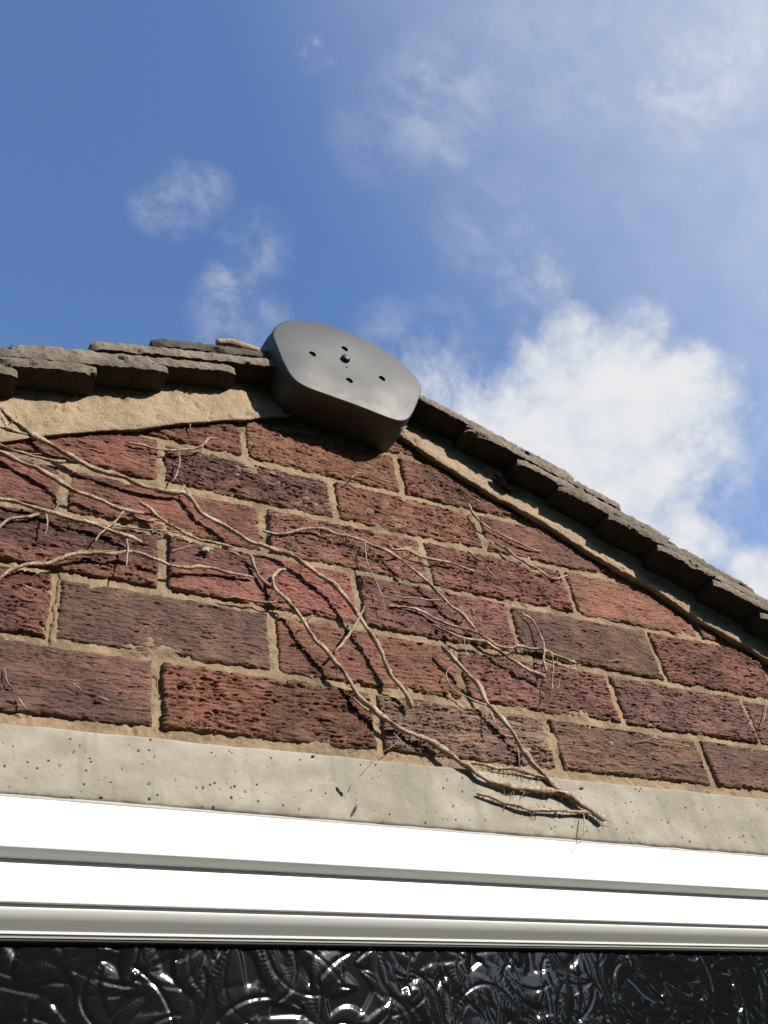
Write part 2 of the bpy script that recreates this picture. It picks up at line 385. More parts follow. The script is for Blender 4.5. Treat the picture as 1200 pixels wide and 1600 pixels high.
# colours (linear) : red, dark purple, etc.
RED, ORANGE, PURPLE, BROWN, PINK, GREY = (0.178, 0.070, 0.049), (0.184, 0.076, 0.053), (0.122, 0.062, 0.049), (0.146, 0.075, 0.057), (0.208, 0.094, 0.068), (0.150, 0.094, 0.075)
DRED, PRED = (0.150, 0.060, 0.044), (0.152, 0.066, 0.052)
COLS = {1: [BROWN, PURPLE, RED, GREY, PURPLE, BROWN, PURPLE],
        2: [RED, DRED, PURPLE, RED, PRED, BROWN, PURPLE],
        3: [RED, DRED, RED, PRED, PURPLE, DRED, RED],
        4: [PURPLE, DRED, RED, PINK, RED, ORANGE, RED],
        5: [RED, RED, PURPLE, ORANGE, RED, BROWN],
        6: [RED, DRED, ORANGE, DRED, RED],
        7: [RED, ORANGE, RED]}
TONES = {(1, 1): .7, (1, 4): .6, (2, 2): .7, (4, 3): .1, (5, 2): .6, (5, 3): .15, (6, 2): .1, (4, 5): .1, (3, 4): .8, (4, 4): .35, (2, 3): .25}
# roof lines: heads of the lowest tile layer
def rafter(x): return np.minimum(0.4406 + 0.4776 * x, 0.7072 - 0.5205 * x)

def rustic(x, z, s, a1=1.0):
    """dragged, bark-like face of a rustic brick: metres of relief"""
    w = 0.60 * fbm(x / 0.024, z / 0.012, s, 3) + 0.40 * fbm(x / 0.0065, z / 0.004, s + 7, 3)
    ph = z / 0.0044 + 1.2 * w + 1.2 * fbm(x / 0.07, z / 0.03, s + 3, 2)
    f = ph - np.floor(ph); row = np.floor(ph)
    saw = (1 - f) ** 1.2 * sstep(f, 0.0, 0.10)
    amp = sstep(noise2(x / 0.012 + row * 3.7, row * 1.7, s + 11), -0.5, 0.45)
    h = 0.0023 * saw * amp
    # short wavy drag cracks
    for (lx, lz, wd, dp, q) in ((0.0110, 0.0036, 0.12, 0.0022, 201), (0.0060, 0.0024, 0.14, 0.0013, 233), (0.020, 0.0060, 0.07, 0.0024, 261)):
        n = fbm(x / lx, z / lz, s + q, 3, 0.45)
        m = sstep(noise2(x / 0.016, z / 0.009, s + q + 5), -0.45, 0.25)
        h -= dp * np.exp(-(n / wd) ** 2) * m
    h += 0.0008 * fbm(x / 0.015, z / 0.006, s + 41, 4)
    h -= 0.0022 * sstep(fbm(x / 0.009, z / 0.005, s + 51, 3), 0.57, 0.70)
    return h * a1

def build_wall():
    # mortar bed with recessed, slightly uneven joints
    xs = np.arange(-0.42, 1.12, 0.0020); zs = np.arange(-0.013, 0.60, 0.0020)
    X, Z = np.meshgrid(xs, zs)
    Zc = np.minimum(Z, rafter(X) + 0.012)
    Y = 0.0040 + 0.0014 * fbm(X / 0.02, Z / 0.015, 101, 4) + 0.0008 * fbm(X / 0.006, Z / 0.006, 131, 3) - 0.0022 * sstep(fbm(X / 0.05, Z / 0.03, 151, 3), 0.3, 0.6)
    Y += 0.003 * sstep(fbm(X / 0.012, Z / 0.012, 171, 3), 0.45, 0.7)
    Y += 0.0010 * fbm(X / 0.003, Z / 0.003, 181, 2)
    def crack(pts, half, deep):
        C = catmull(np.array([wall_point(x, y)[[0, 2]] for x, y in pts]), 12)
        lo, hi = C.min(0) - .01, C.max(0) + .01
        m = (X > lo[0]) & (X < hi[0]) & (Z > lo[1]) & (Z < hi[1]); q = np.stack([X[m], Z[m]], 1)
        d = np.sqrt(((q[:, None] - C[None]) ** 2).sum(-1)).min(1)
        Y[m] += deep * (1 - sstep(d + 0.0008 * noise2(q[:, 0] / .004, q[:, 1] / .004, 3), half * .6, half * 1.5))
    crack([(90, 888), (86, 915), (80, 945), (79, 965), (73, 1003)], 0.0017, 0.016)
    crack([(526, 765), (529, 785), (533, 800)], 0.0012, 0.009); crack([(416, 806), (417, 830), (419, 850)], 0.0014, 0.009)
    crack([(893, 908), (900, 925), (905, 950)], 0.0014, 0.010); crack([(962, 1062), (972, 1090), (978, 1113)], 0.0013, 0.010)
    crack([(1098, 1160), (1110, 1172), (1122, 1210)], 0.0011, 0.009); crack([(240, 1058), (241, 1070), (237, 1082)], 0.0022, 0.010)
    me = grid_mesh(X, Y, Zc)
    bmw = bmesh.new(); bmw.from_mesh(me)          # plain backing beyond the close-up
    vb = [bmw.verts.new((x, 0.0055, z + Z0)) for x, z in ((-0.92, -0.013), (1.38, -0.013), (0.267, 0.575))]; bmw.faces.new(vb)
    bmw.to_mesh(me); bmw.free()
    wall = link('wall', me, MORTAR, None); child(wall, house)
    wall['label'] = 'gable wall of rustic red and purple bricks in sandy mortar'
    n = 0
    for k in range(1, 8):
        js = JOINTS[k]
        for i in range(len(js) - 1):
            xa, xb = js[i], js[i + 1]
            cx = 0.5 * (xa + xb)
            if max(rafter(np.array([xa, xb, min(max(0.267, xa), xb)]))) < bed(k - 1, cx) + 0.012: continue
            s = 1000 + k * 97 + (i - LEFT_ADD[k]) * 13
            g = random.Random(s)
            ja, jb = 0.0046 + g.uniform(-.0012, .0016), 0.0046 + g.uniform(-.0012, .0016)
            fine = xb > -0.40 and xa < 1.08
            nx, nz = (max(20, int((xb - xa) / 0.0017)), 124) if fine else (44, 22)
            i = i - LEFT_ADD[k]
            u = np.linspace(0, 1, nx); v = np.linspace(0, 1, nz)
            U, V = np.meshgrid(u, v)
            bx = xa + ja + U * (xb - xa - ja - jb)
            zl = bed(k - 1, bx) + 0.0045; zh = bed(k, bx) - 0.0045
            if k == 1: zl = zl + 0.002
            bz = zl + V * (zh - zl)
            # irregular arrises
            ex = np.minimum(U, 1 - U) * (xb - xa); ez = np.minimum(V, 1 - V) * (zh - zl)
            sx = np.where(U < .5, -1, 1); sz = np.where(V < .5, -1, 1)
            bx = bx + sx * np.exp(-ex / 0.006) * (0.0016 * fbm(bz / 0.012, bx * 0 + k, s, 3) - 0.0002)
            bz = bz + sz * np.exp(-ez / 0.005) * (0.0020 * fbm(bx / 0.020, bz * 0 + k, s + 5, 4) - 0.0002)
            rough = g.uniform(0.55, 1.15)
            h = rustic(bx, bz, s, rough)
            h += 0.0009 * fbm(bx / 0.06, bz / 0.04, s + 61, 2) + g.uniform(-0.0012, 0.0012) + (U - .5) * g.uniform(-.002, .002) + (V - .5) * g.uniform(-.0015, .0015)
            d = np.minimum(ex, ez); R = 0.0035 + 0.0015 * noise2(bx / 0.01, bz / 0.01, s + 71)
            rnd = np.clip(1 - d / R, 0, 1) ** 2
            Y = -h + 0.0028 * rnd
            # chips out of the arrises
            chip = sstep(fbm(bx / 0.014, bz / 0.010, s + 81, 4), 0.34, 0.55) * np.clip(1 - d / 0.010, 0, 1)
            Y = Y + 0.006 * chip
            # rim going back into the mortar
            def ringpad(A, val=None):
                B = np.pad(A, 1, mode='edge')
                if val is not None: B[0, :] = B[-1, :] = val; B[:, 0] = B[:, -1] = val
                return B
            X2, Z2, Y2 = ringpad(bx), ringpad(bz), ringpad(Y, 0.014)
            Z2 = np.minimum(Z2, rafter(X2) + 0.008)
            me = grid_mesh(X2, Y2, Z2)
            tone = np.clip(0.5 + 0.8 * fbm(bx / 0.07, bz / 0.045, s + 91, 3) + 0.5 * fbm(bx / 0.018, bz / 0.010, s + 92, 3) - .5 + TONES.get((k, i), g.uniform(.15, .75)), 0, 1)
            if (k, i) == (1, 2): tone = np.clip(0.15 + 0.75 * sstep(bx, 0.100, 0.108) - 0.3 * fbm(bx / .05, bz / .03, s, 2), 0, 1)
            if (k, i) == (3, 1): tone = np.clip(1.15 - 1.5 * sstep(-bz, -0.185, -0.165), 0, 1)
            if (k, i) == (3, 2): tone = np.clip(1.5 * sstep(-bx, -0.13, -0.06) * sstep(bz, 0.185, 0.2) + 0.2 + .3 * fbm(bx / .03, bz / .02, s, 2), 0, 1)
            smear = np.clip(0.8 * np.exp(-d / 0.005) * (0.5 + 1.2 * fbm(bx / 0.03, bz / 0.02, s + 95, 3)) + 0.30 * sstep(fbm(bx / 0.05, bz / 0.03, s + 99, 3), 0.3, 0.7), 0, 1)
            float_attr(me, 'tone', ringpad(tone)); float_attr(me, 'smear', ringpad(smear))
            o = link('brick', me, BRICK, None); child(o, house); o.parent = wall; o.matrix_parent_inverse = Matrix.Identity(4); o.matrix_basis = Matrix.Identity(4)
            c = [0.62 * q + 0.38 * w for q, w in zip(COLS[k][i % len(COLS[k])], (0.155, 0.072, 0.053))]; j = g.uniform(0.88, 1.1)
            j *= 1.30; o.color = (c[0] * j * 0.95, c[1] * j * 1.05 * g.uniform(.95, 1.06), c[2] * j * 1.06 * g.uniform(.94, 1.08), 1)
            n += 1
    return wall
WALL = build_wall()

def build_lintel():
    xs = np.arange(-0.50, 1.22, 0.00110); nz = 68
    v = np.linspace(0, 1, nz)
    X, V = np.meshgrid(xs, v)
    zb = -0.0755 - 0.0160 * (X - 0.21); zt = -0.0100 + 0 * X + 0.0009 * fbm(X / 0.03, X * 0, 301, 4)
    Z = zb + V * (zt - zb)
    Y = -0.0030 + 0.0004 * fbm(X / 0.05, Z / 0.03, 311, 4) + 0.00015 * fbm(X / 0.004, Z / 0.004, 313, 3)
    pit = np.zeros_like(X); r = random.Random(12)
    for q in range(760):
        px, pz = r.uniform(-0.6, 1.2), None
        j = min(max(int((px - xs[0]) / 0.00110), 0), len(xs) - 1); lo, hi = zb[0, j], zt[0, j]; pz = r.uniform(lo + .002, hi - .002)
        big = r.random()
        rad = 0.00042 + (0.0012 if big > .98 else (0.0006 if big > .80 else 0.00022)) * r.random() + (0.0002 if big > .8 else 0)
        w = int(rad * 2.2 / 0.00110) + 2
        sl = slice(max(0, j - w), j + w + 1)
        asp = r.uniform(.7, 1.5)
        dd = np.sqrt(((X[:, sl] - px) * asp) ** 2 + ((Z[:, sl] - pz) / asp) ** 2) / rad
        pit[:, sl] = np.maximum(pit[:, sl], r.uniform(.45, 1.0) * (1 - sstep(dd + 0.3 * noise2(X[:, sl] / .0012, Z[:, sl] / .0012, q), 0.5, 1.25)))
    for (gx, gy, L, a) in ((528, 1240, .007, -.9), (550, 1270, .006, 1.0), (487, 1185, .003, .5), (905, 1085 + 150, .004, .3)):   # gouges
        p = wall_point(gx, gy)
        ca, sa = math.cos(a), math.sin(a)
        dx, dz = X - p[0], Z - p[2]
        dd = np.sqrt(((dx * ca + dz * sa) / L) ** 2 + ((-dx * sa + dz * ca) / 0.0014) ** 2)
        pit = np.maximum(pit, 1 - sstep(dd + 0.4 * noise2(X / .002, Z / .002, 5), 0.6, 1.1))
    Y = Y + 0.0026 * pit
    e = np.clip(1 - V * 0.065 / 0.0035, 0, 1); Y = Y + 0.003 * e ** 2
    e2 = np.clip(1 - (1 - V) * 0.065 / 0.0025, 0, 1); Y = Y + 0.002 * e2 ** 2
    def padrows(A, a, b): return np.concatenate([A[:1] * 0 + a if a is not None else A[:1], A, A[-1:] * 0 + b if b is not None else A[-1:]], 0)
    me = grid_mesh(padrows(X, None, None), padrows(Y, 0.10, 0.10), padrows(Z, None, None))
    float_attr(me, 'pit', padrows(pit, 0.0, 0.0))
    float_attr(me, 'edge', padrows(np.clip(1 - V * 0.065 / 0.009, 0, 1) * 0.9 + 0.0, 0.9, 0.0))
    o = link('lintel', me, CONC, None, True, 50); child(o, house); o['label'] = 'pale grey concrete lintel with small air holes'
build_lintel()

# ------------------------------------------------------------------ window: profiles run along a line that falls slightly to the right
FALL = -0.0168
def extrude(profile, x0, x1, closed=False):
    """profile: list of (y, z at x = 0.21); swept from x0 to x1"""
    vs, fs = [], []; n = len(profile)
    for x in (x0, x1):
        for (y, z) in profile: vs.append((x, y, z + FALL * (x - 0.21) + Z0))
    for i in range(n if closed else n - 1):
        j = (i + 1) % n; fs.append((i, j, n + j, n + i))
    if closed: fs += [tuple(range(n - 1, -1, -1)), tuple(range(n, 2 * n))]
    me = mesh_of(vs, fs); bm = bmesh.new(); bm.from_mesh(me); bmesh.ops.recalc_face_normals(bm, faces=bm.faces); bm.to_mesh(me); bm.free(); return me
def round_profile(p, r, seg=4):
    """round the corners of an open/closed profile"""
    out = []; n = len(p)
    for i in range(n):
        a, b, c = (np.array(p[(i + k) % n]) for k in (-1, 0, 1))
        ra = min(r, np.linalg.norm(a - b) * .45, np.linalg.norm(c - b) * .45)
        q0 = b + (a - b) / np.linalg.norm(a - b) * ra; q1 = b + (c - b) / np.linalg.norm(c - b) * ra
        for s in range(seg + 1):
            t = s / seg; out.append(tuple((1 - t) ** 2 * q0 + 2 * t * (1 - t) * b + t * t * q1))
    return out
def build_window():
    X0, X1 = -0.375, 1.095
    # outer frame: front face flush with the lintel, chamfer underneath
    A = round_profile([(0.06, -0.0772), (-0.0035, -0.0772), (-0.0035, -0.1152), (0.0070, -0.1192), (0.06, -0.1192)], 0.0012)
    win = link('window', extrude(A, X0, X1, True), FRAME, None, True, 30); child(win, house); win['label'] = 'white plastic window frame with stepped top rail'
    def sub(name, me, mat, smooth=True):
        o = link(name, me, mat, None, smooth, 30 if mat is not GLASS else 0); o.parent = win; return o
    Bp = round_profile([(0.055, -0.1180), (0.0080, -0.1180), (0.0080, -0.1497), (0.0095, -0.1505), (0.055, -0.1505)], 0.0008)
    sub('sash_rail', extrude(Bp, X0, X1, True), FRAME)
    Cp = [(0.05, -0.1532), (0.0092, -0.1532), (0.0087, -0.1539), (0.0094, -0.1556), (0.0146, -0.1601), (0.0196, -0.1640), (0.0212, -0.1653), (0.0218, -0.1670), (0.0232, -0.1678), (0.0240, -0.1690), (0.05, -0.1692)]
    sub('glazing_bead', extrude(Cp, X0, X1, True), FRAME)
    sub('gap_seal', extrude([(0.05, -0.1500), (0.0100, -0.1500), (0.0102, -0.1536), (0.05, -0.1536)], X0, X1, True), RUBBER, False)
    sub('gasket', extrude(round_profile([(0.055, -0.1688), (0.0252, -0.1688), (0.0249, -0.1708), (0.0272, -0.1722), (0.055, -0.1722)], 0.0008), X0, X1, True), RUBBER)
    # sealant line between lintel and frame
    xs = np.linspace(X0, X1, 400); ang = np.linspace(0, math.pi, 7)
    XX, AA = np.meshgrid(xs, ang); rr = 0.0016 + 0.0007 * fbm(XX / 0.03, XX * 0, 401, 4)
    sub('sealant', grid_mesh(XX, -0.0022 - rr * np.sin(AA) * 0.8, -0.0764 + FALL * (XX - 0.21) + rr * np.cos(AA) * -1.0), mat_plain('grey_sealant', (0.33, 0.32, 0.30), 0.7, 0.3))
    # jambs and sill outside the picture
    for xa, xb in ((X0, X0 + 0.07), (X1 - 0.07, X1)): sub('jamb', box_mesh(xa, xb, 0.0005, 0.058, -1.15, -0.130), FRAME, False)
    sub('sill', box_mesh(X0, X1, -0.02, 0.058, -1.22, -1.152), FRAME, False)
    # embossed glass
    xs = np.arange(-0.30, 1.02, 0.00135); zs = np.arange(-0.34, -0.150, 0.00095)
    GX, GZ = np.meshgrid(xs, zs)
    H = leaf_relief(GX, GZ)
    Zt = GZ + FALL * (GX - 0.21)
    g = sub('glass_pane', grid_mesh(GX, 0.0305 - H, Zt), GLASS)
    g['label'] = 'dark obscured glass embossed with ribbed leaves'
    sub('lower_pane', grid_mesh(*(lambda a, b: (a, a * 0 + 0.0305, b))(*np.meshgrid(np.linspace(X0 + .07, X1 - .07, 3), np.linspace(-1.15, -0.345, 3)))), GLASS, False)
    # dark room behind the glass
    room = link('room', box_mesh(X0 - 0.3, X1 + 0.3, 0.064, 2.6, -2.05, 0.0), ROOM, None, False)
    bm = bmesh.new(); bm.from_mesh(room.data)
    f = min(bm.faces, key=lambda f: f.calc_center_median().y); bmesh.ops.delete(bm, geom=[f], context='FACES_ONLY')
    bm.to_mesh(room.data); bm.free(); child(room, house)
def leaf_relief(X, Z):
    """relief of pressed glass: overlapping ribbed leaves with raised curled edges"""
    r = random.Random(21); H = 0.00025 * fbm(X / 0.03, Z / 0.03, 501, 2)
    cells = [(i, j) for i in range(46) for j in range(8)] + [(i, j) for i in range(0, 46, 2) for j in range(8)]; r.shuffle(cells)
    for (ci, cj) in cells:
        cx, cz = -0.32 + (ci + r.uniform(-.2, 1.2)) * 0.0296, -0.35 + (cj + r.uniform(-.2, 1.2)) * 0.0265
        L = r.uniform(0.042, 0.080); W = L * r.uniform(0.38, 0.60); a = r.uniform(0, 2 * math.pi); bend = r.uniform(-1.0, 1.0); ht = r.uniform(0.0004, 0.0011)
        m = L * 1.0
        i0, i1 = np.searchsorted(X[0], [cx - m, cx + m]); j0, j1 = np.searchsorted(Z[:, 0], [cz - m, cz + m])
        if i1 <= i0 or j1 <= j0: continue
        x = X[j0:j1, i0:i1] - cx; z = Z[j0:j1, i0:i1] - cz
        u = (x * math.cos(a) + z * math.sin(a)) / (L / 2); v = (-x * math.sin(a) + z * math.cos(a))
        v = v - bend * 0.8 * W * (1 - u * u)
        half = (W / 2) * np.clip(1 - u * u, 0, 1) ** 0.8 * (1 - 0.45 * u) + 1e-6
        t = np.abs(v) / half
        ins = (1 - sstep(t, 0.80, 1.0)) * (np.abs(u) < 1)
        dome = np.sqrt(np.clip(1 - np.clip(t, 0, 1) ** 2, 0, 1))
        rib = 0.00011 * np.sin((u * (L / 2) + 0.6 * np.abs(v)) / 0.0030 * 2 * math.pi) * sstep(np.abs(v) / half, 0.1, 0.35)
        mid = -0.0005 * np.exp(-(v / 0.0012) ** 2)
        leaf = ht * (0.25 + 0.75 * dome) * (1 - 0.4 * u) + rib + mid
        cur = H[j0:j1, i0:i1]
        H[j0:j1, i0:i1] = cur * (1 - ins) + (cur * 0.35 + leaf) * ins
    k = np.array([1, 2, 1.0]) / 4
    H = k[0] * np.roll(H, 1, 0) + k[1] * H + k[2] * np.roll(H, -1, 0)
    return H
build_window()

# ------------------------------------------------------------------ verges: mortar bands, plain tiles, ridge, end cap
OVER = 0.039          # overhang of the verge tiles
def build_band(name, pts, x0, x1, depth, seed, label):
    P = np.array([wall_point(x, y, -depth)[[0, 2]] for x, y in pts])
    o = np.argsort(P[:, 0]); P = P[o]
    xs = np.arange(x0, x1, 0.0022)
    def low(x):
        z = np.interp(x, P[:, 0], P[:, 1])
        sl0 = (P[1, 1] - P[0, 1]) / (P[1, 0] - P[0, 0]); sl1 = (P[-1, 1] - P[-3, 1]) / (P[-1, 0] - P[-3, 0])
        z = np.where(x < P[0, 0], P[0, 1] + sl0 * (x - P[0, 0]), z); return np.where(x > P[-1, 0], P[-1, 1] + sl1 * (x - P[-1, 0]), z)
    nv = 46; v = np.linspace(0, 1, nv); X, V = np.meshgrid(xs, v)
    zl = low(X) + 0.0015 * fbm(X / 0.02, X * 0, seed, 4); zt = rafter(X) + 0.020
    zt = np.maximum(zt, zl + 0.02)
    Z = zl + V * (zt - zl)
    Y = -depth + 0.0016 * fbm(X / 0.05, Z / 0.03, seed + 3, 4) + 0.0013 * fbm(X / 0.007, Z / 0.006, seed + 5, 4)
    Y -= 0.0015 * V * sstep(fbm(X / 0.03, X * 0 + 2, seed + 7, 2), -0.3, 0.5)
    Y += 0.0022 * sstep(fbm(X / 0.008, Z / 0.012, seed + 9, 3), 0.42, 0.6)
    e = np.clip(1 - V * (zt - zl) / 0.0016, 0, 1); Y += 0.0008 * e ** 2
    X2 = np.concatenate([X[:1], X[:1], X], 0); Z2 = np.concatenate([Z[:1] + 0.006, Z[:1] + 0.003, Z], 0); Y2 = np.concatenate([Y[:1] * 0 + 0.012, Y[:1] * 0 + 0.0, Y], 0)
    me = grid_mesh(X2, Y2, Z2); ob = link(name, me, VERGE, None, True, 55); child(ob, house); ob['label'] = label
build_band('verge_mortar', [(0, 689), (68, 680), (100, 677), (152, 672), (215, 668), (302, 659), (373, 655), (430, 650)], -0.90, 0.262, 0.007, 601, 'broad sandy mortar band under the left roof verge')
build_band('verge_mortar', [(632, 683), (674, 712), (726, 745), (783, 780), (800, 787), (857, 820), (915, 857), (963, 886), (1027, 921), (1092, 966), (1171, 1012), (1200, 1030)], 0.266, 1.36, 0.0105, 661, 'narrow mortar band under the right roof verge')

def tile_mesh(length, width, thick, seed):
    """plain tile: x from 0 (head) to length (tail), y 0..width, z 0..thick, worn edges, closed"""
    nx, ny, nz = 110, 8, 5
    bm = bmesh.new(); vid = {}
    def V(i, j, k):
        key = (i, j, k)
        if key not in vid:
            x, y, z = i / nx * length, j / ny * width, k / nz * thick
            vid[key] = bm.verts.new((x, y, z))
        return vid[key]
    for i in range(nx):
        for j in range(ny):
            bm.faces.new((V(i, j, 0), V(i, j + 1, 0), V(i + 1, j + 1, 0), V(i + 1, j, 0))); bm.faces.new((V(i, j, nz), V(i + 1, j, nz), V(i + 1, j + 1, nz), V(i, j + 1, nz)))
    for i in range(nx):
        for k in range(nz):
            bm.faces.new((V(i, 0, k), V(i + 1, 0, k), V(i + 1, 0, k + 1), V(i, 0, k + 1))); bm.faces.new((V(i, ny, k), V(i, ny, k + 1), V(i + 1, ny, k + 1), V(i + 1, ny, k)))
    for j in range(ny):
        for k in range(nz):
            bm.faces.new((V(0, j, k), V(0, j, k + 1), V(0, j + 1, k + 1), V(0, j + 1, k))); bm.faces.new((V(nx, j, k), V(nx, j + 1, k), V(nx, j + 1, k + 1), V(nx, j, k + 1)))
    me = bpy.data.meshes.new('m'); bm.to_mesh(me); bm.free()
    co = np.empty(len(me.vertices) * 3, np.float32); me.vertices.foreach_get('co', co); co = co.reshape(-1, 3)
    x, y, z = co[:, 0].copy(), co[:, 1].copy(), co[:, 2].copy()
    edge_y = np.exp(-y / 0.004); mid = 1 - np.abs(z / thick - .5) * 2
    co[:, 1] += edge_y * (0.0012 * fbm(x / 0.010, z / 0.006, seed, 5, 0.7) + 0.0011 * noise2(x / 0.0042, z / 0.004, seed + 2) + 0.0009 * (1 - mid) ** 2 - 0.0004)
    ex = np.minimum(x, length - x); corner = np.exp(-ex / 0.006) * np.exp(-y / 0.006)
    co[:, 1] += corner * 0.004 + 0.004 * edge_y * sstep(fbm(x / 0.03, z / 0.02, seed + 14, 3), 0.35, 0.6)
    co[:, 0] += np.exp(-ex / 0.005) * 0.0016 * fbm(y / 0.012, z / 0.008, seed + 3, 3)
    sgn = np.where(z > thick / 2, 1, -1)
    co[:, 2] += sgn * 0.0004 * fbm(x / 0.010, y / 0.010, seed + 5, 4) - 0.0030 * edge_y * sgn * np.clip(np.abs(fbm(x / 0.009, z * 300, seed + 8, 5, 0.75)) - 0.12, 0, 1)
    co[:, 2] += 0.0008 * (1 - ((x - length / 2) / (length / 2)) ** 2)          # camber
    me.vertices.foreach_set('co', co.ravel()); me.update(); return me
PITCH_L, PITCH_R, KICK = math.atan(0.4776), math.atan(0.5205), math.radians(8.8)
def place_tile(me, headx, side, y0, mat, roof, lift=0.0, color=None, dy=0.0):
    z = 0.4406 + 0.4776 * headx if side == 'L' else 0.7072 - 0.5205 * headx
    o = link('tile', me, mat, None, True, 38); o.parent = roof
    me.materials.append(UNDERSHADE)
    me.polygons.foreach_set('material_index', [1 if p.normal.z < -0.7 or p.normal.x < -0.8 else 0 for p in me.polygons])  # undersides and head ends take the painted-shade colour
    a = (PITCH_L if side == 'L' else PITCH_R) - KICK
    # local x runs from head to tail (down the slope)
    ux = Vector((-math.cos(a), 0, -math.sin(a))) if side == 'L' else Vector((math.cos(a), 0, -math.sin(a)))
    uz = Vector((-math.sin(a), 0, math.cos(a))) if side == 'L' else Vector((math.sin(a), 0, math.cos(a)))
    uy = Vector((0, 1, 0))
    Mx = Matrix.Identity(4)
    p = Vector((headx, y0 + dy, z + Z0)) + uz * lift
    for i in range(3): Mx[i][0] = ux[i]; Mx[i][1] = uy[i]; Mx[i][2] = uz[i]; Mx[i][3] = p[i]
    o.matrix_basis = Mx; return o
HEADS_L = [-0.965, -0.885, -0.805, -0.725, -0.645, -0.565, -0.485, -0.405, -0.325, -0.2435, -0.1625, -0.0835, -0.005, 0.0825, 0.163, 0.235]
HEADS_R = [0.345, 0.418, 0.4965, 0.5585, 0.632, 0.7085, 0.795, 0.872, 0.950, 1.03, 1.11, 1.19, 1.27, 1.35, 1.43]
def build_roof():
    # roof underlay and rafters closed in behind the gable
    def slab(side):
        xs = (-0.9, 0.267) if side == 'L' else (0.267, 1.5)
        f = (lambda x: 0.4406 + 0.4776 * x) if side == 'L' else (lambda x: 0.7072 - 0.5205 * x)
        return [(x, y, f(x) + dz + Z0) for x in xs for y in (0.02, 3.0) for dz in (-0.030, -0.004)]
    v = slab('L') + slab('R'); fs = []
    for b in (0, 8):
        fs += [tuple(b + i for i in f) for f in ((0, 1, 3, 2), (4, 6, 7, 5), (0, 4, 5, 1), (2, 3, 7, 6), (0, 2, 6, 4), (1, 5, 7, 3))]
    roof = link('roof', mesh_of(v, fs), mat_plain('roof_felt', (0.02, 0.02, 0.02), 0.9, 0.2), None, False); child(roof, house)
    roof['label'] = 'shallow pitched roof of weathered plain tiles with a mortared verge'
    T = 0.0135; LEN = 0.265
    variants = [tile_mesh(LEN, 0.165, T, 700 + 17 * i) for i in range(12)]
    g = random.Random(5)
    for side, heads in (('L', HEADS_L), ('R', HEADS_R)):
        for i, hx in enumerate(heads):
            m = TILE if g.random() < .6 else TILE_DARK
            if side == 'L' and i == len(heads) - 1: m = BLACKTILE
            me = variants[(i * 5 + (0 if side == 'L' else 3)) % 12].copy(); me.materials.clear()
            place_tile(me, hx, side, -OVER - (0.012 if side == 'R' else 0) + g.uniform(-.003, .003), m, roof, 0.0006 + (0.009 if (side == 'L' and i == len(heads) - 1) else 0))
            for c in range(1, 3):
                me2 = variants[(i * 7 + c) % 12].copy(); me2.materials.clear()
                place_tile(me2, hx, side, -OVER + 0.168 * c + (0.084 if i % 2 else 0), TILE, roof, 0.0006)
    # ridge tile: half-round shell over the apex
    vs, fs = [], []; n = 22
    for y in (-0.028, 0.42):
        for rr in (0.112, 0.098):
            for k in range(n + 1):
                a = math.pi * (-0.05 + 1.10 * k / n); vs.append((0.245 + rr * math.cos(a), y, 0.548 + rr * 0.80 * math.sin(a) + Z0))
    m = n + 1
    for k in range(n):
        fs += [(k, k + 1, 2 * m + k + 1, 2 * m + k), (m + k, 3 * m + k, 3 * m + k + 1, m + k + 1), (k, m + k, m + k + 1, k + 1), (2 * m + k, 2 * m + k + 1, 3 * m + k + 1, 3 * m + k)]
    o = link('ridge_tile', mesh_of(vs, fs), TILE, None, True, 40); o.parent = roof
    pts = [wall_point(x, y, -0.034) for x, y in ((338, 536), (356, 536), (378, 541), (404, 549))]
    bmv, bmf = tube(catmull(np.array(pts), 5), [0.0028, 0.005, 0.0055, 0.0055, 0.006] + [0.006] * 11, 8)
    o = link('ridge_bedding', mesh_of(bmv, bmf), VERGE); o.parent = roof
    return roof
ROOF = build_roof()

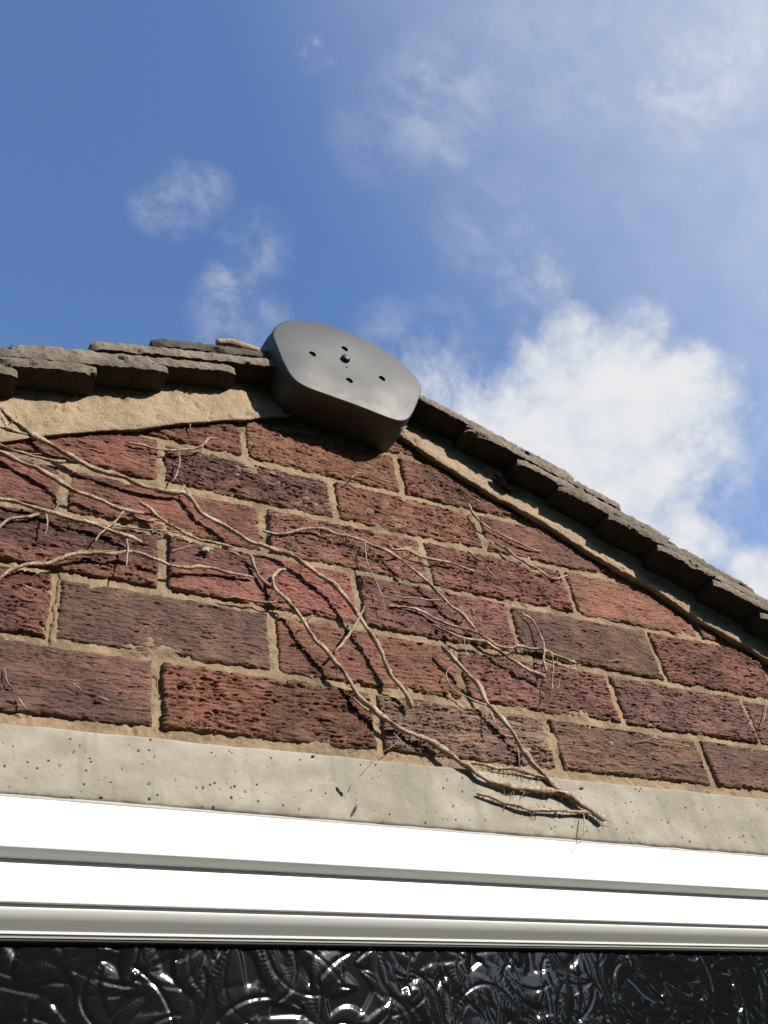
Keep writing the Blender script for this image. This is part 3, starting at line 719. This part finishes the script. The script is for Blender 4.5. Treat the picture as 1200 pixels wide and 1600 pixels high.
CAP_D = 0.056
def build_cap():
    face = [(250, 125), (310, 119), (400, 129), (500, 153), (600, 195), (700, 247), (800, 315), (858, 370), (888, 410), (898, 445), (885, 490), (858, 552), (835, 582), (800, 592), (740, 577), (600, 522), (450, 468), (350, 430), (288, 385), (245, 310), (215, 235), (199, 190), (211, 150)]
    P = np.array([wall_point(360 + x / 3, 460 + y / 3, -CAP_D)[[0, 2]] for x, y in face])
    O = catmull(P, 4, True); c = O.mean(0)
    nrm = np.stack([np.roll(O[:, 1], -1) - np.roll(O[:, 1], 1), -(np.roll(O[:, 0], -1) - np.roll(O[:, 0], 1))], 1); nrm /= np.linalg.norm(nrm, axis=1)[:, None]
    if ((O - c) * nrm).sum() < 0: nrm = -nrm
    rings = []                         # (offset outwards, y)
    for off, y in ((-0.0030, -CAP_D), (-0.0014, -CAP_D + 0.0004), (-0.0004, -CAP_D + 0.0014), (0, -CAP_D + 0.003), (0.0012, -CAP_D + 0.017), (0.0022, -CAP_D + 0.0175), (0.006, 0.0), (0.008, 0.03)):
        k = np.where(nrm[:, 1] < 0, 1 - 1.2 * np.clip(-nrm[:, 1], 0, 1), 1.0) if off > 0.001 else np.ones(len(O))
        rings.append([(p[0], y, p[1] + Z0) for p in O + nrm * (off * k)[:, None]])
    bm = bmesh.new(); rv = [[bm.verts.new(p) for p in r] for r in rings]; n = len(O)
    for a, b in zip(rv[:-1], rv[1:]):
        for i in range(n): bm.faces.new((a[i], a[(i + 1) % n], b[(i + 1) % n], b[i]))
    holes_px = [(385, 279, .0052), (536, 255, .0052), (558, 403, .0052), (711, 394, .0052), (545, 343, .0016)]
    edges = [bm.edges.get((rv[0][i], rv[0][(i + 1) % n])) for i in range(n)]
    loops = []
    for hx, hy, r in holes_px:
        q = wall_point(360 + hx / 3, 460 + hy / 3, -CAP_D)
        lp = [bm.verts.new((q[0] + r * math.cos(t), -CAP_D, q[2] + r * math.sin(t) + Z0)) for t in np.linspace(0, 2 * math.pi, 21)[:-1]]
        loops.append((q, r, lp)); edges += [bm.edges.new((lp[i], lp[(i + 1) % 20])) for i in range(20)]
    bmesh.ops.triangle_fill(bm, use_beauty=True, use_dissolve=False, edges=edges)
    for q, r, lp in loops:            # drop any face the fill laid across a hole
        for f in [f for f in bm.faces if all(v in lp for v in f.verts)]: bm.faces.remove(f)
    bmesh.ops.recalc_face_normals(bm, faces=bm.faces)
    me = bpy.data.meshes.new('m'); bm.to_mesh(me); bm.free()
    cap = link('ridge_end_cap', me, CAPM, None, True, 22); child(cap, house); cap['label'] = 'black plastic ridge end cap with screw recesses at the apex of the roof'
    for q, r, lp in loops:             # recessed cups
        vs, fs = [], []; k = 20
        for rr, y in ((r, -CAP_D), (r * .97, -CAP_D + 0.0032), (r * .30, -CAP_D + 0.0033), (r * .30, -CAP_D + 0.0060)):
            for t in np.linspace(0, 2 * math.pi, k + 1)[:-1]: vs.append((q[0] + rr * math.cos(t), y, q[2] + rr * math.sin(t) + Z0))
        for a in range(3):
            for i in range(k): fs.append((a * k + i, a * k + (i + 1) % k, (a + 1) * k + (i + 1) % k, (a + 1) * k + i))
        fs.append(tuple(range(3 * k, 4 * k)))
        o = link('screw_recess', mesh_of(vs, fs), CAPM, None, False); o.parent = cap
    q = wall_point(360 + 541 / 3, 460 + 300 / 3, -CAP_D - 0.002)
    vs, fs = [], []; k = 20
    prof = [(.0066, .0002), (.0064, -.003), (.0055, -.0048), (.0035, -.0058), (.0012, -.0061)]
    for rr, y in prof:
        for t in np.linspace(0, 2 * math.pi, k + 1)[:-1]: vs.append((q[0] + rr * math.cos(t), -CAP_D + y, q[2] + rr * math.sin(t) + Z0))
    for a in range(len(prof) - 1):
        for i in range(k): fs.append((a * k + i, a * k + (i + 1) % k, (a + 1) * k + (i + 1) % k, (a + 1) * k + i))
    fs.append(tuple(range((len(prof) - 1) * k, len(prof) * k)))
    o = link('centre_knob', mesh_of(vs, fs), CAPM); o.parent = cap
    # two thin pale strips set under the lower right corner
    for pts in (((609, 667), (612, 669), (615, 670.5)), ((622, 671), (629, 669.5), (635, 667))):
        W = [wall_point(x, y, -CAP_D + 0.017) for x, y in pts]
        vs, fs = tube(np.array([[w[0], w[1] - .0006, w[2]] for w in W]), [0.0008] * len(W), 6)
        o = link('clip', mesh_of(vs, fs), HUSK); o.parent = cap

build_cap()

# ------------------------------------------------------------------ dead creeper stems clinging to the wall
def stem_points(px, lift, seed, step=0.0035):
    """px: picture points; lift: (start, middle, end) metres off the brick face"""
    n = len(px); L = np.interp(np.linspace(0, 1, n), np.linspace(0, 1, len(lift)), lift)
    W = np.array([wall_point(x, y, -l) for (x, y), l in zip(px, L)])
    C = catmull(W, 14)
    d = np.r_[0, np.cumsum(np.linalg.norm(np.diff(C, axis=0), axis=1))]
    m = max(4, int(d[-1] / step)); s = np.linspace(0, d[-1], m)
    Q = np.stack([np.interp(s, d, C[:, i]) for i in range(3)], 1)
    j = np.stack([fbm(s / 0.016, s * 0 + seed, seed + k, 3) for k in range(3)], 1); fade = np.minimum(1, np.minimum(s, d[-1] - s) / 0.01)[:, None]
    Q = Q + j * np.array([0.0015, 0.0018, 0.0015]) * fade
    return Q, s
def stem_mesh(px, r0, r1, lift, seed, sides=7):
    Q, s = stem_points(px, lift, seed); t = s / s[-1]
    R = (r0 + (r1 - r0) * t) * (1 + 0.34 * fbm(s / 0.009, s * 0, seed + 9, 4))
    R = R * (1 + 0.35 * np.exp(-((s % 0.043) - 0.02) ** 2 / 0.002 ** 2))      # nodes
    R[0] *= 0.55; R[-1] *= 0.45
    return tube(Q, R, sides, seed), Q
def hairs(Q, n, seed, length, bm_target=None):
    """short clinging rootlets on the wall side of a stem"""
    g = random.Random(seed); vs, fs = [], []
    for k in range(n):
        p = Q[g.randrange(len(Q))]; L = length * g.uniform(.35, 1.2)
        d = np.array([g.gauss(0, 1), abs(g.gauss(0, .6)) * (1 if p[1] < -.003 else -.6), g.gauss(-.35, 1)]); d /= np.linalg.norm(d)
        c = p + d * L * .5 + np.array([g.gauss(0, L * .12), 0, g.gauss(0, L * .12)]); e = p + d * L; e[1] = min(e[1], 0.001)
        v, f = tube(np.array([p, c, e]), [0.00048, 0.00040, 0.00018], 3); b = len(vs); vs += v; fs += [tuple(b + i for i in q) for q in f]
    return mesh_of(vs, fs)
def vine(px, r0, r1, lift, seed, label, twigs=(), hair=0, hair_len=0.006, group='dead creeper stems on the wall'):
    (v, f), Q = stem_mesh(px, (r0 * 1.05 + (.45 if r0 > .3 else .3)) * 1e-3, (r1 * 1.05 + (.45 if r0 > .3 else .3)) * 1e-3, [l * 1e-3 for l in lift], seed)
    o = link('dead_vine', mesh_of(v, f), VINE); tag(o, label, 'vine', group)
    for i, (tp, a, b, tl) in enumerate(twigs):
        (v, f), Q2 = stem_mesh(tp, (a * 1.1 + .2) * 1e-3, (b * 1.1 + .15) * 1e-3, [l * 1e-3 for l in tl], seed + 50 + i, 6)
        c = link('twig', mesh_of(v, f), VINE); c.parent = o
    if hair:
        c = link('rootlets', hairs(Q, hair, seed, hair_len), VINE); c.parent = o; c['kind'] = 'stuff'
    return o
def scrap(px, r0, r1, lift, seed, label):
    (v, f), Q = stem_mesh(px, r0 * 1e-3, r1 * 1e-3, [l * 1e-3 for l in lift], seed, 6)
    tag(link('twig_scrap', mesh_of(v, f), VINE), label, 'twig', 'snapped twig scraps on the bricks')

def build_vines():
    vine([(-14, 622), (0, 637), (15, 650), (50, 679), (82, 697), (125, 721), (155, 734), (190, 745), (225, 759), (262, 766), (285, 770), (300, 780), (317, 802), (350, 822), (382, 841), (412, 854), (450, 867), (480, 885), (505, 902), (525, 916), (545, 940), (562, 965), (582, 995), (600, 1028), (612, 1055), (627, 1075), (637, 1090), (643, 1107)],
         1.9, 1.8, (6, 10, 7, 12, 14, 8), 1, 'longest dead creeper stem, running from the left mortar band down to mid wall',
         [([(297, 775), (290, 764), (287, 758)], .9, .6, (8, 7)), ([(16, 661), (27, 652), (30, 644)], .7, .5, (8, 14)), ([(0, 640), (3, 655), (13, 672), (22, 676)], .45, .35, (7, 4))], 46, .007)
    vine([(-12, 702), (0, 707), (30, 720), (75, 742), (110, 765), (150, 780), (195, 796), (240, 805), (248, 807)], 1.7, 1.2, (7, 10, 5), 2, 'smooth pale creeper stem sloping just under the longest one at left',
         [([(109, 767), (96, 785), (82, 799)], .8, .5, (9, 3)), ([(195, 797), (175, 820), (155, 835), (149, 846)], .8, .5, (7, 12))], 10, .005)
    vine([(216, 783), (230, 794), (242, 805), (270, 822), (300, 839), (330, 846), (365, 856)], 1.3, .9, (12, 7, 3), 3, 'short stem crossing the joint above the dark scarred brick',
         [([(356, 861), (366, 865), (378, 871)], 1.1, .8, (4, 4)), ([(267, 862), (285, 856), (300, 853)], .6, .4, (3, 3))], 14, .006)
    vine([(-12, 777), (0, 780), (32, 786), (75, 799), (112, 811), (150, 820), (187, 834), (222, 848)], 1.5, 1.6, (7, 9, 11), 4, 'left stem with a cut thick end over the dark purple brick',
         [([(172, 821), (190, 822), (225, 828), (258, 830), (295, 836)], .7, .4, (6, 3)), ([(72, 802), (74, 815), (71, 836)], .6, .4, (9, 13)), ([(198, 840), (199, 860), (197, 887)], .7, .45, (10, 16))], 8, .005)
    vine([(-10, 912), (0, 905), (15, 893), (40, 881), (75, 880), (105, 870), (137, 864), (175, 865), (202, 862), (225, 867), (260, 880), (280, 885), (320, 886), (350, 892), (396, 902)], 1.5, .9, (3, 10, 12, 5), 5, 'arched stem rising from the left edge and falling again to the right',
         [([(115, 862), (140, 861), (178, 861)], .6, .4, (9, 9))], 12, .005)
    vine([(-6, 828), (0, 822), (12, 812), (30, 807), (67, 803)], 1.1, 1.0, (2, 6, 6), 6, 'small curved stem at the left edge below the stem with the cut end', (), 4, .004)
    vine([(-10, 692), (0, 695), (30, 706), (65, 715), (95, 721), (127, 724)], .9, .7, (4, 4, 6), 7, 'thin stem running level into the longest stem at left',
         [([(32, 706), (48, 708), (65, 709)], .5, .3, (4, 3))], 5, .005)
    vine([(-10, 666), (0, 669), (15, 672), (30, 676), (52, 680)], 1.3, .9, (5, 7, 6), 8, 'stub of stem on the mortar band at the left edge', (), 8, .006)
    vine([(196, 691), (225, 697), (252, 702), (280, 704), (300, 701), (315, 696), (326, 686), (339, 685)], .7, .9, (3, 7, 14), 9, 'wiry twig with a drooping tendril on the upper left bricks',
         [([(279, 704), (280, 727), (275, 745), (267, 755)], .5, .35, (7, 10, 5)), ([(316, 696), (317, 704), (316, 712)], .4, .3, (10, 14))])
    vine([(447, 890), (437, 891), (429, 897), (426, 905), (430, 920), (440, 930), (452, 940), (460, 950), (475, 972), (487, 992), (502, 1010), (517, 1025), (532, 1045), (547, 1065), (560, 1087), (575, 1100), (600, 1122), (632, 1141), (667, 1155), (695, 1172), (717, 1190), (732, 1197), (750, 1211), (770, 1222), (787, 1227), (820, 1232), (865, 1237), (895, 1247), (920, 1265), (945, 1281)],
         1.2, 2.6, (4, 13, 12, 8, 7, 9), 10, 'thick stem with a hooked top snaking down onto the lintel',
         [([(385, 865), (392, 870), (397, 885), (407, 902), (422, 916), (438, 927)], 1.3, 1.2, (9, 6, 8)), ([(345, 932), (375, 936), (412, 941), (452, 941)], .7, .8, (3, 3, 9)), ([(570, 947), (560, 970), (540, 997), (522, 1022)], 1.0, 1.2, (17, 14, 12)),
          ([(479, 974), (482, 965), (495, 961)], .7, .4, (12, 16)), ([(470, 989), (478, 988), (487, 991)], .5, .4, (12, 12)), ([(552, 1090), (567, 1105), (585, 1117)], 1.0, .8, (9, 6)), ([(680, 1176), (690, 1176), (697, 1177)], .6, .5, (5, 6)), ([(615, 1145), (625, 1156), (638, 1166)], .6, .4, (6, 3))], 150, .011)
    vine([(410, 830), (440, 834), (470, 827), (495, 826), (525, 834), (570, 847), (600, 861), (625, 874), (647, 892), (667, 910), (685, 927), (705, 947), (722, 960), (735, 974), (747, 988), (765, 1001), (787, 1010), (820, 1011), (850, 1016), (875, 1027), (900, 1036)], 1.0, 1.0, (3, 8, 12, 10, 7, 4), 11, 'stem crossing the middle of the wall, bushy with fibres halfway',
         [([(607, 850), (617, 860), (632, 859), (645, 864), (662, 871), (705, 880), (725, 887), (742, 893)], 1.3, .8, (13, 9, 5, 2)), ([(615, 932), (650, 935), (692, 937)], .8, .7, (6, 9)), ([(569, 846), (573, 872), (582, 898), (592, 920), (602, 957)], .7, .4, (9, 13, 9)), ([(665, 908), (672, 897), (668, 899)], .9, .6, (12, 16))], 110, .013)
    vine([(607, 947), (637, 949), (662, 956), (680, 967), (707, 977), (747, 989)], .7, 1.1, (3, 5, 8), 12, 'slender wavy branch joining the bushy middle stem from the left', (), 8, .005)
    vine([(677, 977), (700, 987), (725, 997), (757, 1002), (780, 1016), (807, 1034), (832, 1049), (852, 1059)], .8, 1.6, (3, 9, 11, 9), 13, 'stem with a blunt end under the slender wavy branch',
         [([(725, 998), (726, 1010), (731, 1027)], .45, .3, (9, 14))], 34, .006)
    vine([(690, 1009), (707, 1030), (727, 1050), (747, 1067), (755, 1085), (767, 1105), (795, 1137), (810, 1160), (825, 1182), (845, 1207), (854, 1216), (872, 1233), (897, 1252)], 1.7, 2.1, (12, 10, 9, 6, 6), 14, 'straight stem slanting down right to join the thick stem on the lintel',
         [([(687, 1022), (695, 1030), (707, 1031)], .6, .8, (10, 10)), ([(705, 1042), (697, 1052), (702, 1070), (717, 1082), (735, 1092), (750, 1099), (765, 1102)], .4, .9, (9, 5, 9)), ([(764, 1107), (770, 1122), (776, 1137)], .7, .4, (10, 15)), ([(809, 1168), (811, 1185), (812, 1202)], .5, .3, (7, 12))], 26, .006)
    vine([(732, 1192), (762, 1196), (782, 1201), (807, 1202), (830, 1209), (852, 1216), (872, 1228)], 1.0, 1.4, (5, 7, 6), 15, 'rough frayed branch just above the lintel', (), 60, .011)
    vine([(745, 1240), (770, 1247), (800, 1257), (835, 1265), (875, 1266), (920, 1270), (931, 1273)], 1.0, 1.3, (6, 8, 7), 16, 'lowest stem lying along the face of the lintel',
         [([(912, 1271), (913, 1295), (909, 1312), (902, 1318), (896, 1318)], .3, .25, (9, 14, 8))], 70, .008)
    vine([(815, 959), (832, 972), (842, 990), (850, 1010), (850, 1032), (854, 1050)], .6, .8, (3, 10, 13), 17, 'upright twig curling over the dark purple brick at right',
         [([(854, 1014), (862, 1022), (865, 1045), (862, 1080)], .6, .45, (10, 15, 17)), ([(852, 1040), (862, 1060), (873, 1062), (874, 1072), (868, 1076)], .35, .3, (12, 12, 12))], 10, .006)
    vine([(731, 787), (740, 805), (750, 817), (775, 831), (800, 845), (825, 856), (847, 861)], 1.0, .6, (6, 4, 2), 18, 'thin stem below the right verge on the upper bricks', (), 8, .004)
    vine([(773, 848), (790, 857), (807, 871), (830, 884), (850, 895), (862, 905), (875, 902), (887, 899)], 1.0, .7, (5, 4, 3), 19, 'kinked stem ending at a joint in the right half of the wall', (), 8, .004)
    vine([(622, 1158), (604, 1172), (583, 1190), (562, 1211), (551, 1224), (545, 1237)], .05, .02, (7, 6, 5), 20, 'hair-thin dark tendril hanging over the lintel left of centre')
    P = [([(731, 859), (742, 870), (752, 876)], 1.5, .8, 'chewed pale stub beside the kinked stem'), ([(760, 887), (766, 894), (773, 903)], 1.2, .7, 'small scrap on the red brick below the pale stub'),
         ([(717, 762), (735, 775), (755, 789)], 1.0, .5, 'scrap lying along the verge band at upper right'), ([(665, 746), (674, 757), (685, 769)], .9, .5, 'scrap on the dark brick beside the end cap'),
         ([(761, 807), (767, 814), (773, 820)], .8, .4, 'tiny scrap above the thin stem under the right verge'), ([(548, 748), (560, 740), (577, 741), (600, 750), (610, 754)], .9, .5, 'arched scrap under the end cap'),
         ([(417, 804), (450, 806), (485, 811)], .6, .4, 'straight scrap lying in the joint above the middle stem'), ([(985, 1160), (1007, 1157), (1022, 1154), (1040, 1160), (1065, 1164), (1081, 1167)], .7, .5, 'wavy scrap on the lowest course at right'),
         ([(948, 1033), (965, 1031), (984, 1032)], .6, .4, 'level scrap in the bed joint at far right'), ([(780, 1114), (800, 1115), (819, 1118)], .6, .4, 'short scrap right of the straight slanting stem'),
         ([(1197, 1092), (1196, 1118), (1187, 1136)], .8, .4, 'white bleached scrap at the right edge'), ([(7, 1045), (12, 1062), (22, 1079)], .7, .5, 'upper scrap on the lowest dark brick at the left edge'),
         ([(27, 1089), (35, 1100), (44, 1110)], .8, .5, 'lower scrap on the lowest dark brick at the left edge'), ([(105, 1064), (117, 1071), (129, 1079)], .6, .4, 'hair-thin scrap midway along the lowest left brick'),
         ([(150, 1087), (160, 1091), (172, 1096)], 1.0, .5, 'pale flake at the right half of the lowest left brick'), ([(35, 913), (48, 919), (60, 926)], 1.0, .5, 'scrap under the arched stem at left'),
         ([(362, 809), (372, 811), (380, 814)], .7, .5, 'scrap above the longest stem on a red brick'), ([(296, 645), (298, 659), (297, 667), (301, 676)], 1.1, 1.0, 'upright stub standing off the left mortar band'),
         ([(688, 903), (694, 914), (699, 927)], .6, .4, 'dark scrap right of the bushy middle stem'), ([(738, 952), (744, 962), (750, 972)], .8, .5, 'scrap between the bushy stem and the upright twig')]
    for i, (p, a, b, lab) in enumerate(P): scrap(p, a, b, (3.2, 4.5, 3.0), 200 + i * 7, lab)
build_vines()

# ------------------------------------------------------------------ small things on the wall and roof
def lump_mesh(c, r, seed, squash=(1, 1, 1), rough=0.4):
    bm = bmesh.new(); bmesh.ops.create_icosphere(bm, subdivisions=3, radius=1.0)
    for v in bm.verts:
        p = np.array(v.co); k = 1 + rough * float(fbm(np.array([p[0] * 1.7 + 9]), np.array([p[2] * 1.7 + p[1]]), seed, 3)[0])
        v.co = Vector((c[0] + p[0] * r * k * squash[0], c[1] + p[1] * r * k * squash[1], c[2] + p[2] * r * k * squash[2] + Z0))
    me = bpy.data.meshes.new('m'); bm.to_mesh(me); bm.free(); return me
def build_small():
    p = wall_point(326, 860, -0.006)
    tag(link('seed_husk', lump_mesh(p, 0.0038, 31, (1.5, .6, .9), 1.3), HUSK), 'ragged whitish husk caught on the dark scarred brick', 'husk')
    p = wall_point(786, 752, -0.018)
    A, B = np.meshgrid(np.linspace(-1, 1, 26), np.linspace(-1, 1, 20))
    wd = np.sqrt(np.clip(1 - A * A, 0, 1)) * (1 + 0.35 * noise2(A * 6, B * 0, 3))
    LX = p[0] + 0.016 * A + 0.004 * fbm(A * 2, B * 2, 7, 3); LZ = p[2] - 0.003 + 0.008 * B * wd - 0.006 * A + 0.005 * fbm(A * 2.5, B * 2.5, 17, 3)
    LY = p[1] + 0.010 * np.cos(2.2 * B) * wd + 0.008 * fbm(A * 2.5, B * 2, 27, 4)
    o = tag(link('dead_leaf', grid_mesh(LX, LY, LZ), LEAFM), 'brown dead leaf clump lodged under the right verge tiles', 'leaf')
    g = random.Random(4)
    # weed sprig on the roof edge
    z = 0.7072 - 0.5205 * 0.53 + 0.052
    b = np.array([0.527, -0.036, z - 0.006]); vs, fs = [], []
    for dx, dz in ((0, .013), (.005, .011), (-.004, .010), (.008, .007)):
        v, f = tube(np.array([b, b + np.array([dx * .3, 0, dz * .6]), b + np.array([dx, -.001, dz])]), [.0009, .0011, .0016], 5); k = len(vs); vs += v; fs += [tuple(k + i for i in q) for q in f]
    tag(link('weed_sprig', mesh_of(vs, fs), MOSS), 'tiny dark sprig sprouting from the right roof edge', 'weed')
    # moss crumbs along the upper tile edges
    vs, fs = [], []
    base = bmesh.new(); bmesh.ops.create_icosphere(base, subdivisions=1, radius=1.0); bv = [np.array(v.co) for v in base.verts]; bf = [[v.index for v in f.verts] for f in base.faces]
    def crumb(c, r):
        k = len(vs); s = np.array([g.uniform(.8, 1.6), 1.0, g.uniform(.6, 1.1)])
        for q in bv: w = c + q * r * s * g.uniform(.75, 1.25); vs.append((w[0], w[1], w[2] + Z0))
        fs.extend([tuple(k + i for i in f) for f in bf])
    bpy.context.view_layer.update()
    for o in [o for o in ROOF.children if o.name.startswith('tile')]:
        Mx = o.matrix_world; y = Mx[1][3]
        if y > 0.0: continue
        L = max(v.co.x for v in o.data.vertices); T = max(v.co.z for v in o.data.vertices)
        for q in range(60):
            u = L * (1 - abs(g.gauss(0, .22))); w = Mx @ Vector((u, 0.002 + abs(g.gauss(0, .008)), T - 0.0035))
            crumb(np.array([w.x, w.y, w.z - Z0]), g.uniform(.0005, .0016))
    o = link('moss', mesh_of(vs, fs), MOSS); o['kind'] = 'stuff'; o.parent = ROOF
    o.matrix_parent_inverse = ROOF.matrix_world.inverted()
build_small()
